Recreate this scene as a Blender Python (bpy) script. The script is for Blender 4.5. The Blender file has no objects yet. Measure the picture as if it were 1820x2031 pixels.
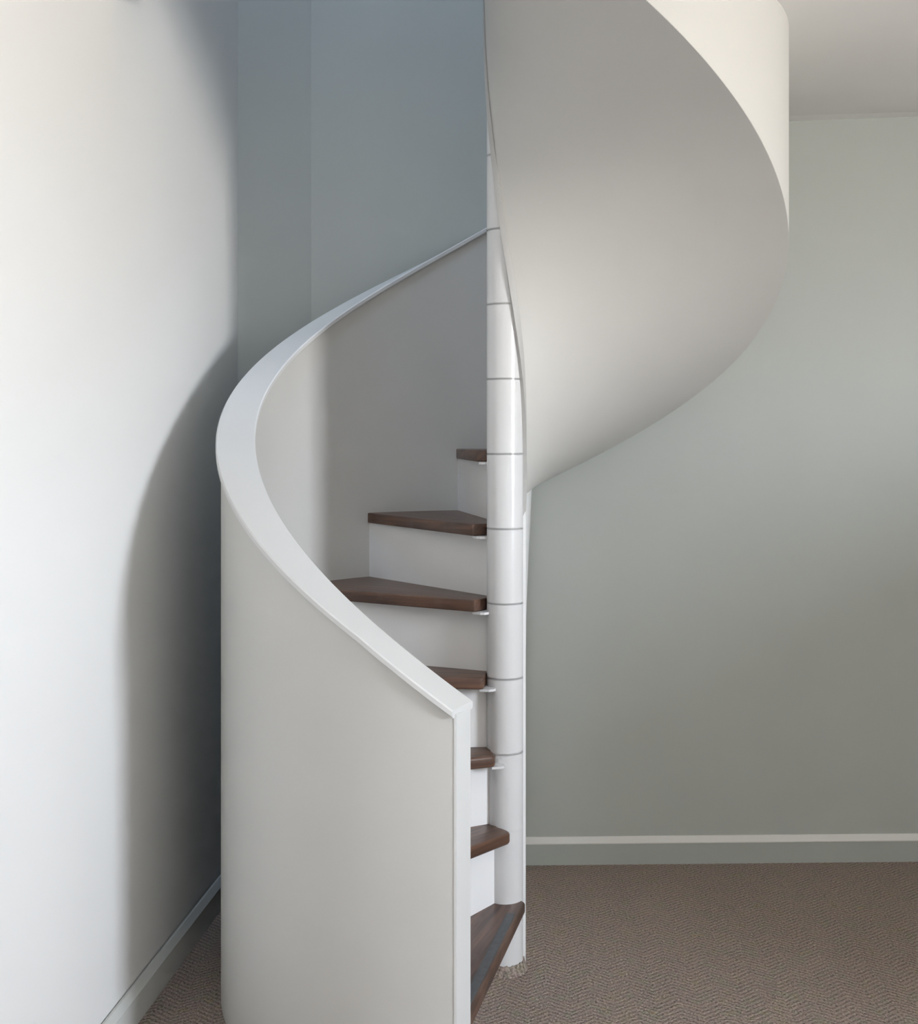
import bpy, bmesh, math
from mathutils import Vector

sc = bpy.context.scene
COL = sc.collection
R_ = math.radians
EYE = 1.349                      # eye height above the carpet
D = 3.0                          # camera to newel axis
F = 2322.0                       # focal length in pixels of the 1820 px wide frame

# ------------------------------------------------------------------ camera
cam = bpy.data.objects.new('camera', bpy.data.cameras.new('camera'))
COL.objects.link(cam)
cam.location = (0, -D, EYE)
cam.rotation_euler = (R_(90), 0, 0)
cam.data.sensor_fit = 'HORIZONTAL'
cam.data.sensor_width = 36
cam.data.lens = 36 * F / 1820
cam.data.shift_x = -(1001 - 910) / 1820
cam.data.shift_y = -(1015.5 - 876) / 1820
cam.data.clip_start = 0.05
sc.camera = cam

# ------------------------------------------------------------------ daylight
world = bpy.data.worlds.new('daylight')
sc.world = world
world.use_nodes = True
nt = world.node_tree
nt.nodes.clear()
wout = nt.nodes.new('ShaderNodeOutputWorld')
wbg = nt.nodes.new('ShaderNodeBackground')
wtc = nt.nodes.new('ShaderNodeTexCoord')
wsep = nt.nodes.new('ShaderNodeSeparateXYZ')
wmap = nt.nodes.new('ShaderNodeMapRange')
wmap.inputs['From Min'].default_value = -1
wmap.inputs['From Max'].default_value = 1
wramp = nt.nodes.new('ShaderNodeValToRGB')
cr = wramp.color_ramp
cr.elements[0].position = 0.0
cr.elements[0].color = (0.90, 0.85, 0.78, 1)      # sunlit paving outside
cr.elements[1].position = 1.0
cr.elements[1].color = (0.40, 0.51, 0.68, 1)      # zenith
for pos, c in ((0.48, (1.12, 1.075, 1.01, 1)), (0.52, (1.30, 1.38, 1.50, 1)), (0.66, (1.0, 1.10, 1.25, 1)), (0.80, (0.50, 0.60, 0.74, 1))):
    e = cr.elements.new(pos)
    e.color = c
nt.links.new(wtc.outputs['Generated'], wsep.inputs[0])
nt.links.new(wsep.outputs['Z'], wmap.inputs['Value'])
nt.links.new(wmap.outputs['Result'], wramp.inputs['Fac'])
nt.links.new(wramp.outputs['Color'], wbg.inputs['Color'])
wbg.inputs['Strength'].default_value = 57
nt.links.new(wbg.outputs[0], wout.inputs[0])

sc.view_settings.view_transform = 'Standard'
sc.view_settings.look = 'None'
sc.view_settings.gamma = 1
sc.view_settings.use_curve_mapping = False
sc.view_settings.exposure = 0.0
sc.cycles.use_denoising = True
sc.cycles.adaptive_threshold = 0.07
sc.cycles.adaptive_min_samples = 16
sc.cycles.max_bounces = 6
sc.cycles.diffuse_bounces = 5
sc.cycles.glossy_bounces = 2
sc.cycles.sample_clamp_indirect = 10

# room dimensions -----------------------------------------------------------
def left_x(y):  return -0.863 + 0.0503 * (y + D - 2.712)
def back_y(x):  return 0.737 + 0.027 * x
RIGHT_X, FRONT_Y, ROOF_Z = 3.4, -4.6, 5.2
CEIL_Z, SLAB_Z = EYE + 1.0, EYE + 1.26
WIN_Y0, WIN_Y1, WIN_Z0, WIN_Z1 = -3.20, -2.25, 1.15, 2.10      # window in the right wall
SKY_X0, SKY_X1, SKY_Y0, SKY_Y1 = -0.80, -0.42, -1.4, -0.3       # rooflight over the stairwell

def portal(name, loc, rot, sx, sy):
    l = bpy.data.lights.new(name, 'AREA')
    l.shape = 'RECTANGLE'; l.size = sx; l.size_y = sy
    l.cycles.is_portal = True
    o = bpy.data.objects.new(name, l)
    o.location = loc; o.rotation_euler = rot
    COL.objects.link(o)
    return o
portal('window_daylight', (RIGHT_X + 0.1, (WIN_Y0 + WIN_Y1) / 2, (WIN_Z0 + WIN_Z1) / 2), (0, R_(90), 0), WIN_Z1 - WIN_Z0, WIN_Y1 - WIN_Y0)
portal('rooflight_daylight', ((SKY_X0 + SKY_X1) / 2, (SKY_Y0 + SKY_Y1) / 2, ROOF_Z + 0.1), (0, 0, 0), SKY_X1 - SKY_X0, SKY_Y1 - SKY_Y0)

# ------------------------------------------------------------------ materials
def new_mat(name, rough=0.6):
    m = bpy.data.materials.new(name)
    m.use_nodes = True
    n = m.node_tree
    b = n.nodes['Principled BSDF']
    b.inputs['Roughness'].default_value = rough
    return m, n, b

def paint(name, col, rough=0.6, var=0.04, scale=3.0, bump=0, bscale=220):
    m, n, b = new_mat(name, rough)
    tc = n.nodes.new('ShaderNodeTexCoord')
    no = n.nodes.new('ShaderNodeTexNoise')
    no.inputs['Scale'].default_value = scale
    no.inputs['Detail'].default_value = 1
    n.links.new(tc.outputs['Object'], no.inputs['Vector'])
    mx = n.nodes.new('ShaderNodeMix'); mx.data_type = 'RGBA'
    mx.inputs['A'].default_value = tuple(c * (1 - var) for c in col) + (1,)
    mx.inputs['B'].default_value = tuple(min(1, c * (1 + var)) for c in col) + (1,)
    n.links.new(no.outputs['Fac'], mx.inputs['Factor'])
    n.links.new(mx.outputs['Result'], b.inputs['Base Color'])
    if bump:
        n2 = n.nodes.new('ShaderNodeTexNoise')
        n2.inputs['Scale'].default_value = bscale
        n2.inputs['Detail'].default_value = 0
        n.links.new(tc.outputs['Object'], n2.inputs['Vector'])
        bp = n.nodes.new('ShaderNodeBump')
        bp.inputs['Strength'].default_value = bump
        bp.inputs['Distance'].default_value = 0.002
        n.links.new(n2.outputs['Fac'], bp.inputs['Height'])
        n.links.new(bp.outputs['Normal'], b.inputs['Normal'])
    return m

M_LEFT = paint('white wall paint', (0.765, 0.765, 0.755), 0.7, 0.02)
M_BACK = paint('sage grey wall paint', (0.455, 0.475, 0.445), 0.65, 0.03)
M_ROOM = paint('pale room paint', (0.80, 0.80, 0.78), 0.7, 0.02)
M_CEIL = paint('ceiling paint', (0.86, 0.85, 0.835), 0.75, 0.02)
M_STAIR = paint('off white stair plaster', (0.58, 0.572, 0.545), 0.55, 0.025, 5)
M_CAP = paint('white satin capping', (0.65, 0.65, 0.64), 0.38, 0.02, 6)
M_POLE = paint('white gloss pole enamel', (0.69, 0.69, 0.69), 0.24, 0.02, 6)
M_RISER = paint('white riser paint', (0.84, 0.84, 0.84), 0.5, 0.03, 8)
M_BASE = paint('sage grey skirting paint', (0.42, 0.445, 0.415), 0.5, 0.02)
M_BEAD = paint('pale skirting bead paint', (0.74, 0.73, 0.70), 0.5, 0.02)
M_BASE2 = paint('grey white skirting paint', (0.60, 0.61, 0.59), 0.55, 0.02)
M_BEAD2 = paint('light grey skirting bead paint', (0.55, 0.56, 0.54), 0.7, 0.02)
M_STRING = paint('grey string tone', (0.46, 0.455, 0.44), 0.55, 0.02)  # inner string toned darker than the stair plaster
M_GRIP = paint('grey grip strip', (0.10, 0.105, 0.11), 0.7, 0.25, 60, 0.3, 500)

def wood_mat():
    m, n, b = new_mat('dark stained wood', 0.36)
    tc = n.nodes.new('ShaderNodeTexCoord')
    mp = n.nodes.new('ShaderNodeMapping')
    mp.inputs['Scale'].default_value = (2.5, 40, 40)
    n.links.new(tc.outputs['UV'], mp.inputs['Vector'])
    no = n.nodes.new('ShaderNodeTexNoise')
    no.inputs['Scale'].default_value = 1.6; no.inputs['Detail'].default_value = 7
    no.inputs['Distortion'].default_value = 0.6
    n.links.new(mp.outputs['Vector'], no.inputs['Vector'])
    rp = n.nodes.new('ShaderNodeValToRGB')
    rp.color_ramp.elements[0].position = 0.3
    rp.color_ramp.elements[0].color = (0.045, 0.025, 0.019, 1)
    rp.color_ramp.elements[1].position = 0.72
    rp.color_ramp.elements[1].color = (0.155, 0.080, 0.050, 1)
    n.links.new(no.outputs['Fac'], rp.inputs['Fac'])
    # rubbed patches
    n3 = n.nodes.new('ShaderNodeTexNoise')
    n3.inputs['Scale'].default_value = 14; n3.inputs['Detail'].default_value = 5
    n.links.new(tc.outputs['Object'], n3.inputs['Vector'])
    r3 = n.nodes.new('ShaderNodeMapRange')
    r3.inputs['From Min'].default_value = 0.5; r3.inputs['From Max'].default_value = 0.75
    r3.inputs['To Max'].default_value = 0.35
    n.links.new(n3.outputs['Fac'], r3.inputs['Value'])
    mx = n.nodes.new('ShaderNodeMix'); mx.data_type = 'RGBA'
    mx.inputs['B'].default_value = (0.17, 0.13, 0.105, 1)
    n.links.new(r3.outputs['Result'], mx.inputs['Factor'])
    n.links.new(rp.outputs['Color'], mx.inputs['A'])
    n.links.new(mx.outputs['Result'], b.inputs['Base Color'])
    bp = n.nodes.new('ShaderNodeBump')
    bp.inputs['Strength'].default_value = 0.15; bp.inputs['Distance'].default_value = 0.002
    n.links.new(no.outputs['Fac'], bp.inputs['Height'])
    n.links.new(bp.outputs['Normal'], b.inputs['Normal'])
    return m
M_WOOD = wood_mat()

def carpet_mat():
    m, n, b = new_mat('brown herringbone carpet', 0.95)
    b.inputs['Specular IOR Level'].default_value = 0.1
    N = n.nodes.new
    L = n.links.new
    def math_(op, a, bb=None, c=None):
        k = N('ShaderNodeMath'); k.operation = op
        for i, v in enumerate((a, bb, c)):
            if v is None: continue
            if isinstance(v, (int, float)): k.inputs[i].default_value = v
            else: L(v, k.inputs[i])
        return k.outputs[0]
    tc = N('ShaderNodeTexCoord')
    wob = N('ShaderNodeTexNoise'); wob.inputs['Scale'].default_value = 30
    L(tc.outputs['Object'], wob.inputs['Vector'])
    sep = N('ShaderNodeSeparateXYZ'); L(tc.outputs['Object'], sep.inputs[0])
    x = math_('ADD', sep.outputs['X'], math_('MULTIPLY', math_('SUBTRACT', wob.outputs['Fac'], 0.5), 0.012))
    y = sep.outputs['Y']
    zig = math_('PINGPONG', x, 0.052)
    ph = math_('MULTIPLY', math_('ADD', y, math_('MULTIPLY', zig, 0.75)), 2 * math.pi / 0.017)
    twill = math_('ADD', math_('MULTIPLY', math_('SINE', ph), 0.5), 0.5)
    fine = N('ShaderNodeTexNoise'); fine.inputs['Scale'].default_value = 190; fine.inputs['Detail'].default_value = 3
    L(tc.outputs['Object'], fine.inputs['Vector'])
    hue = N('ShaderNodeTexNoise'); hue.inputs['Scale'].default_value = 16; hue.inputs['Detail'].default_value = 6
    hue.inputs['Roughness'].default_value = 0.75
    L(tc.outputs['Object'], hue.inputs['Vector'])
    hr = N('ShaderNodeValToRGB')
    e = hr.color_ramp.elements
    e[0].position = 0.30; e[0].color = (0.105, 0.092, 0.062, 1)
    e[1].position = 0.70; e[1].color = (0.140, 0.098, 0.066, 1)
    for p, c in ((0.42, (0.125, 0.102, 0.082, 1)), (0.5, (0.122, 0.094, 0.085, 1)), (0.6, (0.108, 0.100, 0.080, 1))):
        q = e.new(p); q.color = c
    L(hue.outputs['Fac'], hr.inputs['Fac'])
    val = math_('ADD', math_('MULTIPLY', twill, 0.36), math_('MULTIPLY', math_('SUBTRACT', fine.outputs['Fac'], 0.14), 2.0))
    val = math_('MULTIPLY', math_('ADD', val, 0.0), 3.1)
    mx = N('ShaderNodeMix'); mx.data_type = 'RGBA'; mx.blend_type = 'MULTIPLY'
    mx.inputs['Factor'].default_value = 1
    L(hr.outputs['Color'], mx.inputs['A'])
    cmb = N('ShaderNodeCombineColor')
    for i in range(3): L(val, cmb.inputs[i])
    L(cmb.outputs[0], mx.inputs['B'])
    # pale flecks
    fl = N('ShaderNodeTexVoronoi'); fl.inputs['Scale'].default_value = 120
    L(tc.outputs['Object'], fl.inputs['Vector'])
    flk = math_('MULTIPLY', math_('LESS_THAN', fl.outputs['Distance'], 0.2), 0.6)
    m2 = N('ShaderNodeMix'); m2.data_type = 'RGBA'
    m2.inputs['B'].default_value = (0.30, 0.27, 0.22, 1)
    L(flk, m2.inputs['Factor']); L(mx.outputs['Result'], m2.inputs['A'])
    L(m2.outputs['Result'], b.inputs['Base Color'])
    bp = N('ShaderNodeBump'); bp.inputs['Strength'].default_value = 0.6; bp.inputs['Distance'].default_value = 0.003
    L(val, bp.inputs['Height']); L(bp.outputs['Normal'], b.inputs['Normal'])
    return m
M_CARPET = carpet_mat()

# ------------------------------------------------------------------ mesh helpers
def obj(name, verts, faces, mat, parent=None, smooth=False, uvs=None):
    me = bpy.data.meshes.new(name)
    me.from_pydata([tuple(v) for v in verts], [], faces)
    bm = bmesh.new(); bm.from_mesh(me)
    bmesh.ops.recalc_face_normals(bm, faces=bm.faces[:])
    bm.to_mesh(me); bm.free()
    return link(name, me, mat, parent, smooth)

def link(name, me, mat, parent=None, smooth=False):
    me.materials.append(mat)
    if smooth:
        me.polygons.foreach_set('use_smooth', [True] * len(me.polygons))
        me.set_sharp_from_angle(angle=R_(35))
    me.update()
    o = bpy.data.objects.new(name, me)
    COL.objects.link(o)
    if parent: o.parent = parent
    return o

def prism(poly, z0, z1):
    n = len(poly)
    v = [(p[0], p[1], z0) for p in poly] + [(p[0], p[1], z1) for p in poly]
    f = [tuple(range(n))[::-1], tuple(range(n, 2 * n))] + [(i, (i + 1) % n, n + (i + 1) % n, n + i) for i in range(n)]
    return v, f

def merge(*vf):
    V, Fc = [], []
    for v, f in vf:
        k = len(V); V += list(v); Fc += [tuple(i + k for i in q) for q in f]
    return V, Fc

def structure(o, label, cat):
    o['kind'] = 'structure'; o['label'] = label; o['category'] = cat
    return o

# ------------------------------------------------------------------ the room
fl, ff = prism([(-1.3, FRONT_Y - .2), (RIGHT_X + .2, FRONT_Y - .2), (RIGHT_X + .2, 1.1), (-1.3, 1.1)], -0.12, 0)
structure(obj('floor', fl, ff, M_CARPET), 'brown flecked herringbone carpet covering the floor', 'carpet')

BX0 = left_x(back_y(-.82))
CH_A = (left_x(0.627), 0.627)                  # boxed corner, left end
CH_B = (-0.615, back_y(-0.615))                # boxed corner, right end
yb = back_y(BX0)
v, f = prism([(left_x(FRONT_Y), FRONT_Y - .2), (BX0, yb + .2), (BX0 - .15, yb + .2), (left_x(FRONT_Y) - .15, FRONT_Y - .2)], 0, ROOF_Z)
structure(obj('wall_left', v, f, M_LEFT), 'bright white plaster wall to the left of the staircase', 'wall')
v, f = prism([(BX0, yb), (RIGHT_X + .2, back_y(RIGHT_X + .2)), (RIGHT_X + .2, 1.1), (BX0, 1.1)], 0, ROOF_Z)
structure(obj('wall_back', v, f, M_BACK), 'grey green wall behind the spiral staircase', 'wall')
v, f = prism([(CH_A[0] - .02, CH_A[1] - .009), CH_B, (CH_B[0], CH_B[1] + .05), (CH_A[0] - .02, yb + .05)], 0, ROOF_Z)
structure(obj('trim_1', v, f, M_BACK), 'narrow angled corner boxing left of the grey green wall', 'corner boxing')

# right wall with its window opening (beyond the frame), front wall, roof with rooflight
def holed_wall(axis_pts, z0, z1, hole, thick, mk):
    (a0, a1), (h0, h1, g0, g1) = axis_pts, hole
    parts = [(a0, h0, z0, z1), (h1, a1, z0, z1), (h0, h1, z0, g0), (h0, h1, g1, z1)]
    return merge(*[mk(*p, thick) for p in parts])
def mk_right(y0, y1, z0, z1, t):
    return prism([(RIGHT_X, y0), (RIGHT_X + t, y0), (RIGHT_X + t, y1), (RIGHT_X, y1)], z0, z1)
v, f = holed_wall((FRONT_Y - .2, 1.1), 0, ROOF_Z, (WIN_Y0, WIN_Y1, WIN_Z0, WIN_Z1), .2, mk_right)
structure(obj('wall_right', v, f, M_ROOM), 'pale side wall with a window lighting the stairs', 'wall')
v, f = prism([(left_x(FRONT_Y), FRONT_Y - .2), (RIGHT_X, FRONT_Y - .2), (RIGHT_X, FRONT_Y), (left_x(FRONT_Y), FRONT_Y)], 0, ROOF_Z)
structure(obj('wall_front', v, f, M_ROOM), 'pale wall facing the staircase across the room', 'wall')
def mk_roof(x0, x1, y0, y1, t):
    return prism([(x0, y0), (x1, y0), (x1, y1), (x0, y1)], ROOF_Z, ROOF_Z + t)
v, f = merge(mk_roof(-1.3, SKY_X0, FRONT_Y - .2, 1.1, .15), mk_roof(SKY_X1, RIGHT_X + .2, FRONT_Y - .2, 1.1, .15),
             mk_roof(SKY_X0, SKY_X1, FRONT_Y - .2, SKY_Y0, .15), mk_roof(SKY_X0, SKY_X1, SKY_Y1, 1.1, .15))
structure(obj('ceiling_2', v, f, M_CEIL), 'upper ceiling with a rooflight above the stairwell', 'ceiling')

# unseen half-height wall, added to shade the foot of the back wall
v, f = prism([(2.20, -1.50), (2.32, -1.50), (2.32, back_y(2.32)), (2.20, back_y(2.20))], 0, 1.36)
structure(obj('wall_added_shade', v, f, M_BACK), 'unseen half height grey green wall added to shade the back wall', 'wall')

# ceiling slab: runs up to the stairwell, follows the drum of the stair
HOLE_R, HX, HY = 0.7055, 0.25, -0.38
poly = [(RIGHT_X, FRONT_Y), (RIGHT_X, back_y(RIGHT_X)), (HX, back_y(HX))]
a0 = math.atan2(math.sqrt(HOLE_R ** 2 - HX ** 2), HX)
a1 = math.atan2(HY, -math.sqrt(HOLE_R ** 2 - HY ** 2))
for i in range(65):
    a = a0 + (a1 - a0) * i / 64
    poly.append((HOLE_R * math.cos(a), HOLE_R * math.sin(a)))
poly += [(left_x(HY), HY), (left_x(FRONT_Y), FRONT_Y)]
v, f = prism(poly, CEIL_Z, SLAB_Z)
v = [(x, y, z + max(0, x - 0.6) * 0.05 if z < SLAB_Z - .01 else z) for x, y, z in v]
structure(obj('ceiling', v, f, M_CEIL), 'pale ceiling to the right of the staircase', 'ceiling')

# skirting boards: flat board with a pale chamfered bead on top
def skirting(name, p0, p1, nrm, label, board=M_BASE, bead=M_BEAD):
    p0, p1, nrm = Vector(p0), Vector(p1), Vector(nrm).normalized()
    def sweep(prof):
        n = len(prof)
        vs = []
        for p in (p0, p1):
            for d, z in prof:
                q = p + nrm * d
                vs.append((q.x, q.y, z))
        fs = [tuple(range(n)), tuple(range(n, 2 * n))] + [(i, (i + 1) % n, n + (i + 1) % n, n + i) for i in range(n)]
        return vs, fs
    v, f = sweep([(-.002, 0), (.013, 0), (.013, .067), (-.002, .067)])
    o = structure(obj(name, v, f, board), label, 'skirting board')
    v, f = sweep([(-.002, .067), (.015, .067), (.015, .070), (.004, .087), (-.002, .087)])
    obj('top_bead', v, f, bead, o)
skirting('baseboard_back', (-.60, back_y(-.60)), (RIGHT_X, back_y(RIGHT_X)), (0.027, -1), 'grey green skirting board with a pale top bead')
skirting('baseboard_left', (left_x(FRONT_Y), FRONT_Y), CH_A, (1, -0.0503), 'skirting board along the white left wall', M_BASE2, M_BEAD2)

# ------------------------------------------------------------------ the staircase
STEP = 26.3
A7, Z7 = 166.8, EYE - 0.022
RISE = 0.19
NSTEP = 13
R_OUT, R_IN = 0.707, 0.635
R_POLE = 0.0465
def ang(k):  return A7 + STEP * (k - 7)
def top(k):  return Z7 + RISE * (k - 7) - (0.006 if k == 1 else 0)
def pol(r, t, z):
    t = R_(t)
    return (-r * math.sin(t), -r * math.cos(t), z)

def interp(pts, t):
    if t <= pts[0][0]:
        (a, b), (c, d) = pts[0], pts[1]
    elif t >= pts[-1][0]:
        (a, b), (c, d) = pts[-2], pts[-1]
    else:
        for (a, b), (c, d) in zip(pts, pts[1:]):
            if a <= t <= c: break
    return b + (d - b) * (t - a) / (c - a)

def fitquad(pts):
    # least squares quadratic through measured heights
    n = len(pts); mt = sum(p[0] for p in pts) / n
    S = [sum((p[0] - mt) ** k for p in pts) for k in range(5)]
    Y = [sum(p[1] * (p[0] - mt) ** k for p in pts) for k in range(3)]
    from mathutils import Matrix
    m = Matrix(((S[0], S[1], S[2]), (S[1], S[2], S[3]), (S[2], S[3], S[4])))
    c = m.inverted() @ Vector(Y)
    lo, hi = pts[0][0], pts[-1][0]
    def fn(t):
        u = min(max(t, lo), hi)
        z = c[0] + c[1] * (u - mt) + c[2] * (u - mt) ** 2
        return z + (c[1] + 2 * c[2] * (u - mt)) * (t - u)
    return fn
rim = fitquad([(6.2, -.518), (19.9, -.42), (28, -.36), (37.5, -.29), (52, -.185), (64, -.10), (80, .012), (93.5, .12),
               (105, .2), (117.5, .29), (130, .372), (140, .44), (157.5, .546), (175, .661)])
sof = fitquad([(195.8, -.097), (207.9, -.014), (220.7, .067), (231.7, .138), (244.2, .22), (255.7, .288), (266.8, .361),
               (275.4, .424), (289.3, .525), (298.2, .60), (304.1, .653), (311.2, .699), (317.7, .741), (324.2, .788), (336.3, .887)])
def z_rim(t): return EYE + rim(t)
def z_sof(t): return EYE + sof(t)
T_END, T_FOOT, T_TOP = 8.0, 187.0, 400.0
Z_FOOT = 0.55
def z_wallbase(t):
    if t <= 184.5: return 0.0
    if t <= T_FOOT: return Z_FOOT + (z_sof(T_FOOT) - Z_FOOT) * (t - 184.5) / (T_FOOT - 184.5)
    return z_sof(t)

stair = bpy.data.objects.new('spiral_staircase', None)
COL.objects.link(stair)
stair['label'] = 'white spiral staircase with dark wooden treads and a solid curved parapet'
stair['category'] = 'staircase'

# curved parapet wall ---------------------------------------------------------
def ribbon(ts, prof):
    """sweep a closed profile fn(t) -> [(r, z), ...] round the newel"""
    V, Fc = [], []
    n = len(prof(ts[0]))
    for t in ts:
        V += [pol(r, t, z) for r, z in prof(t)]
    for i in range(len(ts) - 1):
        for j in range(n):
            a, b = i * n + j, i * n + (j + 1) % n
            Fc.append((a, b, b + n, a + n))
    Fc.append(tuple(range(n)))
    Fc.append(tuple(range((len(ts) - 1) * n, len(ts) * n)))
    return V, Fc
def rng(a, b, n): return [a + (b - a) * i / n for i in range(n + 1)]

ts = rng(T_END, 184.4, 120) + [184.5, 185.3, 186.2, 187.0] + rng(188, T_TOP, 150)
def wall_prof(t):
    zb, zt = z_wallbase(t), z_rim(t) - 0.016
    zs = [zb + (zt - zb) * k / 10 for k in range(11)]
    return [(R_OUT, z) for z in zs] + [(R_IN, z) for z in reversed(zs)]
v, f = ribbon(ts, wall_prof)
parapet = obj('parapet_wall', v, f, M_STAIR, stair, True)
def cap_prof(t):
    z = z_rim(t)
    return [(0.7195, z - .003), (0.7165, z), (0.6285, z), (0.6255, z - .003), (0.6255, z - .013), (0.6285, z - .016), (0.7165, z - .016), (0.7195, z - .013)]
v, f = ribbon(rng(6.0, T_TOP, 260), cap_prof)
def skew(p):
    # the lower end of the capping is cut askew to the newel
    r = math.hypot(p[0], p[1]); t = math.degrees(math.atan2(-p[0], -p[1])) % 360
    if p[2] < EYE - .2 and t < 26:
        t += (r - 0.6255) / 0.094 * 2.2 * max(0, 1 - (t - 6) / 18)
        return pol(r, t, p[2])
    return p
v = [skew(p) for p in v]
cap = obj('cap_rail', v, f, M_CAP, parapet, True)
cap['label'] = 'white capping running along the top of the parapet'
zo, zi = z_rim(6.6) - .014, z_rim(6.0) - .014
eo, ei = [pol(.7085, t, 0) for t in (7.7, 8.1)], [pol(.6335, t, 0) for t in (6.3, 8.1)]
v = []
for (x, y, _), z in ((eo[0], zo), (eo[1], zo), (ei[1], zi), (ei[0], zi)):
    v += [(x, y, 0), (x, y, z)]
f = [(0, 1, 3, 2), (2, 3, 5, 4), (4, 5, 7, 6), (6, 7, 1, 0), (0, 2, 4, 6), (1, 7, 5, 3)]
eb = obj('end_board', v, f, M_CAP, parapet, False)
eb['label'] = 'bright white board closing the end of the parapet'

# smooth soffit: straight boards from the drum to the newel -------------------
R_STR = 0.056
lead = [(187, 62), (220, 60), (236, 57), (244, 56.5), (261, 61), (272, 64), (283, 67), (303, 71), (333, 75), (400, 78)]
def inner_t(t): return t + interp(lead, t)
NS, NR = 170, 20
so_t = rng(T_FOOT, 396, NS)
V, Fc = [], []
for lay in (0, 1):
    for t in so_t:
        z = z_sof(t) - .0015 + lay * .014
        p = Vector(pol(R_OUT - .0005, t, z)); q = Vector(pol(R_STR - .004, inner_t(t), z))
        V += [tuple(p.lerp(q, j / NR)) for j in range(NR + 1)]
w = NR + 1
o1 = len(so_t) * w
for i in range(NS):
    for j in range(NR):
        a = i * w + j
        Fc.append((a, a + 1, a + w + 1, a + w))
        Fc.append((o1 + a, o1 + a + w, o1 + a + w + 1, o1 + a + 1))
for i in range(NS):
    for j in (0, NR):
        a = i * w + j
        Fc.append((a, a + w, o1 + a + w, o1 + a))
for j in range(NR):
    for i in (0, NS):
        a = i * w + j
        Fc.append((a, a + 1, o1 + a + 1, o1 + a))
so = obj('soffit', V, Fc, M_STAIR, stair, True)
so['label'] = 'smooth curved plaster underside of the upper flight'

# string that wraps the newel under the inner edge of the soffit
inn = sorted((inner_t(t), z_sof(t)) for t in so_t)
def z_in(t): return interp(inn, t)
v, f = ribbon(rng(inn[0][0], inn[-1][0], 140), lambda t: [(R_STR, z_in(t) - .085), (R_STR, z_in(t) + .01), (R_POLE - .001, z_in(t) + .01), (R_POLE - .001, z_in(t) - .085)])
obj('inner_string', v, f, M_STRING, stair, True)

# upright panel closing the space under the flight
V, Fc = [], []
nz = 24
for side in (0, 1):
    for k in range(nz + 1):
        z = (z_sof(T_FOOT) + .004) * k / nz
        te = 184.5 if z < Z_FOOT else 184.5 + 2.5 * (z - Z_FOOT) / (z_sof(T_FOOT) - Z_FOOT)
        near = Vector(pol(R_STR - .001, inn[0][0] + 8, z)); far = Vector(pol(0.69, te, z))
        dr = (far - near).normalized(); nn = Vector((-dr.y, dr.x, 0)) * (0.010 * side)
        V += [tuple(near + nn), tuple(far + nn)]
m = 2 * (nz + 1)
for k in range(nz):
    a = 2 * k
    Fc += [(a, a + 1, a + 3, a + 2), (m + a, m + a + 2, m + a + 3, m + a + 1), (a, a + 2, m + a + 2, m + a), (a + 1, m + a + 1, m + a + 3, a + 3)]
Fc += [(0, m, m + 1, 1), (2 * nz, 2 * nz + 1, m + 2 * nz + 1, m + 2 * nz)]
obj('under_stair_panel', V, Fc, M_RISER, stair)

# newel pole: stacked collars with fine joints --------------------------------
def collar_mesh(h):
    V, Fc = [], []
    N = 56
    prof = [(R_POLE - .0008, 0.0), (R_POLE, 0.0004), (R_POLE, h - .0004), (R_POLE - .0008, h)]
    for r, z in prof:
        V += [(r * math.cos(2 * math.pi * i / N), r * math.sin(2 * math.pi * i / N), z) for i in range(N)]
    for k in range(len(prof) - 1):
        for i in range(N):
            Fc.append((k * N + i, k * N + (i + 1) % N, (k + 1) * N + (i + 1) % N, (k + 1) * N + i))
    Fc += [tuple(range(N))[::-1], tuple(range((len(prof) - 1) * N, len(prof) * N))]
    return V, Fc
h1 = top(1) - .012
v, f = collar_mesh(h1)
obj('pole_segment', v, f, M_POLE, stair, True)
v, f = collar_mesh(RISE)
seg = None
for k in range(1, NSTEP + 1):
    if seg is None:
        seg = s = obj('pole_segment', v, f, M_POLE, stair, True)
    else:
        s = seg.copy(); COL.objects.link(s)
    s.location = (0, 0, top(k) - .012 if k > 1 else h1)
    if k == 1: s.scale.z = (top(2) - .012 - h1) / RISE

# carpet turned up round the foot of the newel
def upstand():
    import random
    rnd = random.Random(4)
    N = 60; V = []; Fc = []
    hs = [0.026 + rnd.uniform(-.0025, .0025) for _ in range(N)]
    for i in range(N):
        a = 2 * math.pi * i / N
        for r, z in ((R_POLE + .012, 0), (R_POLE + .007, hs[i] * .5), (R_POLE + .004, hs[i]), (R_POLE - .001, hs[i] - .001)):
            V.append((r * math.cos(a), r * math.sin(a), z))
    for i in range(N):
        j = (i + 1) % N
        for k in range(3):
            Fc.append((4 * i + k, 4 * j + k, 4 * j + k + 1, 4 * i + k + 1))
    return V, Fc
v, f = upstand()
o = obj('carpet_edge', v, f, M_CARPET, bpy.data.objects['floor'], True)

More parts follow.
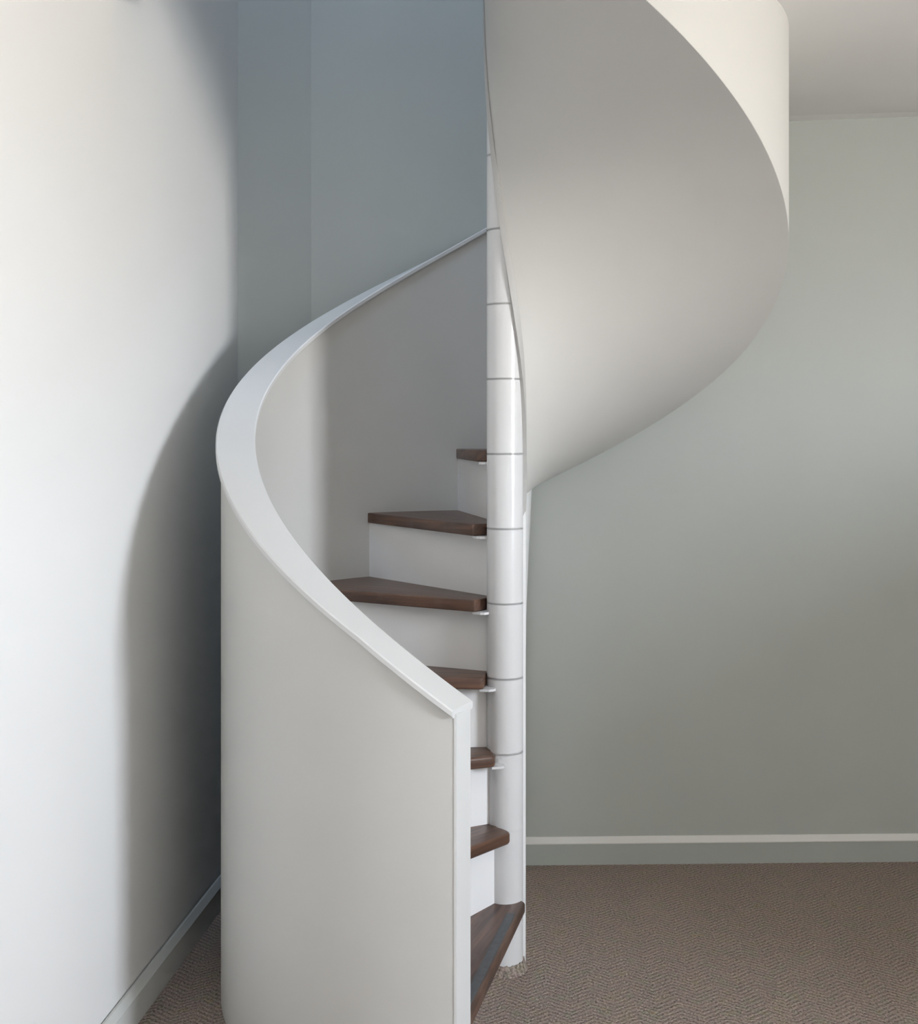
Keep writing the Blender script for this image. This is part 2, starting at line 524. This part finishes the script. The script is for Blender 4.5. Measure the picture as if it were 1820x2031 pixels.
# treads, risers, support plates ----------------------------------------------
TH = 0.030
def loc2(a, s, o):
    a = R_(a)
    return (-math.sin(a) * s + math.cos(a) * o, -math.cos(a) * s - math.sin(a) * o)
def tread(k):
    a, nx = ang(k), ang(k + 1)
    poly = []
    if k == 1:
        poly += [loc2(a, .012, .0475), loc2(a, .016, .052), loc2(a, .022, .055)]
        poly += [loc2(a, .638, .027)]
    else:
        if k < 4:
            poly += [loc2(a, .046, .012), loc2(a, .049, .032), loc2(a, .053, .047), loc2(a, .060, .057), loc2(a, .070, .0605)]
        else:
            poly += [loc2(a, .049, .004), loc2(a, .055, .054), loc2(a, .058, .060), loc2(a, .066, .0625)]
        poly += [loc2(a, .638, .005)]
    nfront = (len(poly) - 2, len(poly) - 1)
    t0 = a - math.degrees(math.atan2(0.027 if k == 1 else .005, .638))
    for i in range(1, 11):
        t = t0 + (nx + 1.4 - t0) * i / 10
        p = pol(.638, t, 0); poly.append((p[0], p[1]))
    lo = a - (70 if k == 1 else 3)
    for i in range(9):
        t = nx + 1.4 + (lo - nx - 1.4) * i / 8
        p = pol(R_POLE - .002, t, 0); poly.append((p[0], p[1]))
    n = len(poly)
    bm = bmesh.new()
    z1 = top(k); z0 = z1 - TH
    vb = [bm.verts.new((x, y, z0)) for x, y in poly]
    vt = [bm.verts.new((x, y, z1)) for x, y in poly]
    bm.faces.new(vt); bm.faces.new(vb[::-1])
    for i in range(n):
        bm.faces.new((vb[i], vb[(i + 1) % n], vt[(i + 1) % n], vt[i]))
    bmesh.ops.recalc_face_normals(bm, faces=bm.faces[:])
    edges = []
    for lst in (vb, vt):
        for i in range(nfront[1]):
            e = bm.edges.get((lst[i], lst[i + 1]))
            if e: edges.append(e)
    bmesh.ops.bevel(bm, geom=edges, offset=.007 if k < 4 else .0035, segments=4, profile=.5, affect='EDGES')
    uv = bm.loops.layers.uv.new('grain')
    ca, sa = math.cos(R_(a + 8)), math.sin(R_(a + 8))
    for fc in bm.faces:
        for lp in fc.loops:
            c = lp.vert.co
            lp[uv].uv = (-c.x * sa - c.y * ca + k * 1.7, c.x * ca - c.y * sa + c.z)
    me = bpy.data.meshes.new('tread')
    bmesh.ops.triangulate(bm, faces=[q for q in bm.faces if len(q.verts) > 4])
    bm.to_mesh(me); bm.free()
    return link('tread', me, M_WOOD, stair, True)
def riser(k):
    a = ang(k)
    z0 = 0 if k == 1 else top(k - 1) - .001
    z1 = top(k) - TH + .001
    o = -.034 if k == 1 else 0
    v, f = prism([loc2(a, .030, o), loc2(a, .6365, o), loc2(a, .6365, o - .014), loc2(a, .030, o - .014)], z0, z1)
    obj('riser', v, f, M_RISER, stair)
def plate(k):
    a = ang(k)
    z1 = top(k) - TH - .0005
    pts = [loc2(a, .064, -.002), loc2(a, .066, .054), loc2(a, .042, .059), loc2(a, .032, .056), loc2(a, .025, .046), loc2(a, .03, 0.0)]
    v, f = prism(pts, z1 - .006, z1)
    obj('support_plate', v, f, M_POLE, stair)
for k in range(1, NSTEP + 1):
    t = tread(k)
    riser(k)
    if k > 2: plate(k)
    if k == 1:
        z = top(1) + .0003
        a = ang(1)
        v, f = prism([loc2(a, .10, .042), loc2(a, .632, .017), loc2(a, .632, -.004), loc2(a, .10, .021)], z, z + .0015)
        g = obj('grip_strip', v, f, M_GRIP, t)
        g['label'] = 'worn grey grip strip along the bottom tread'
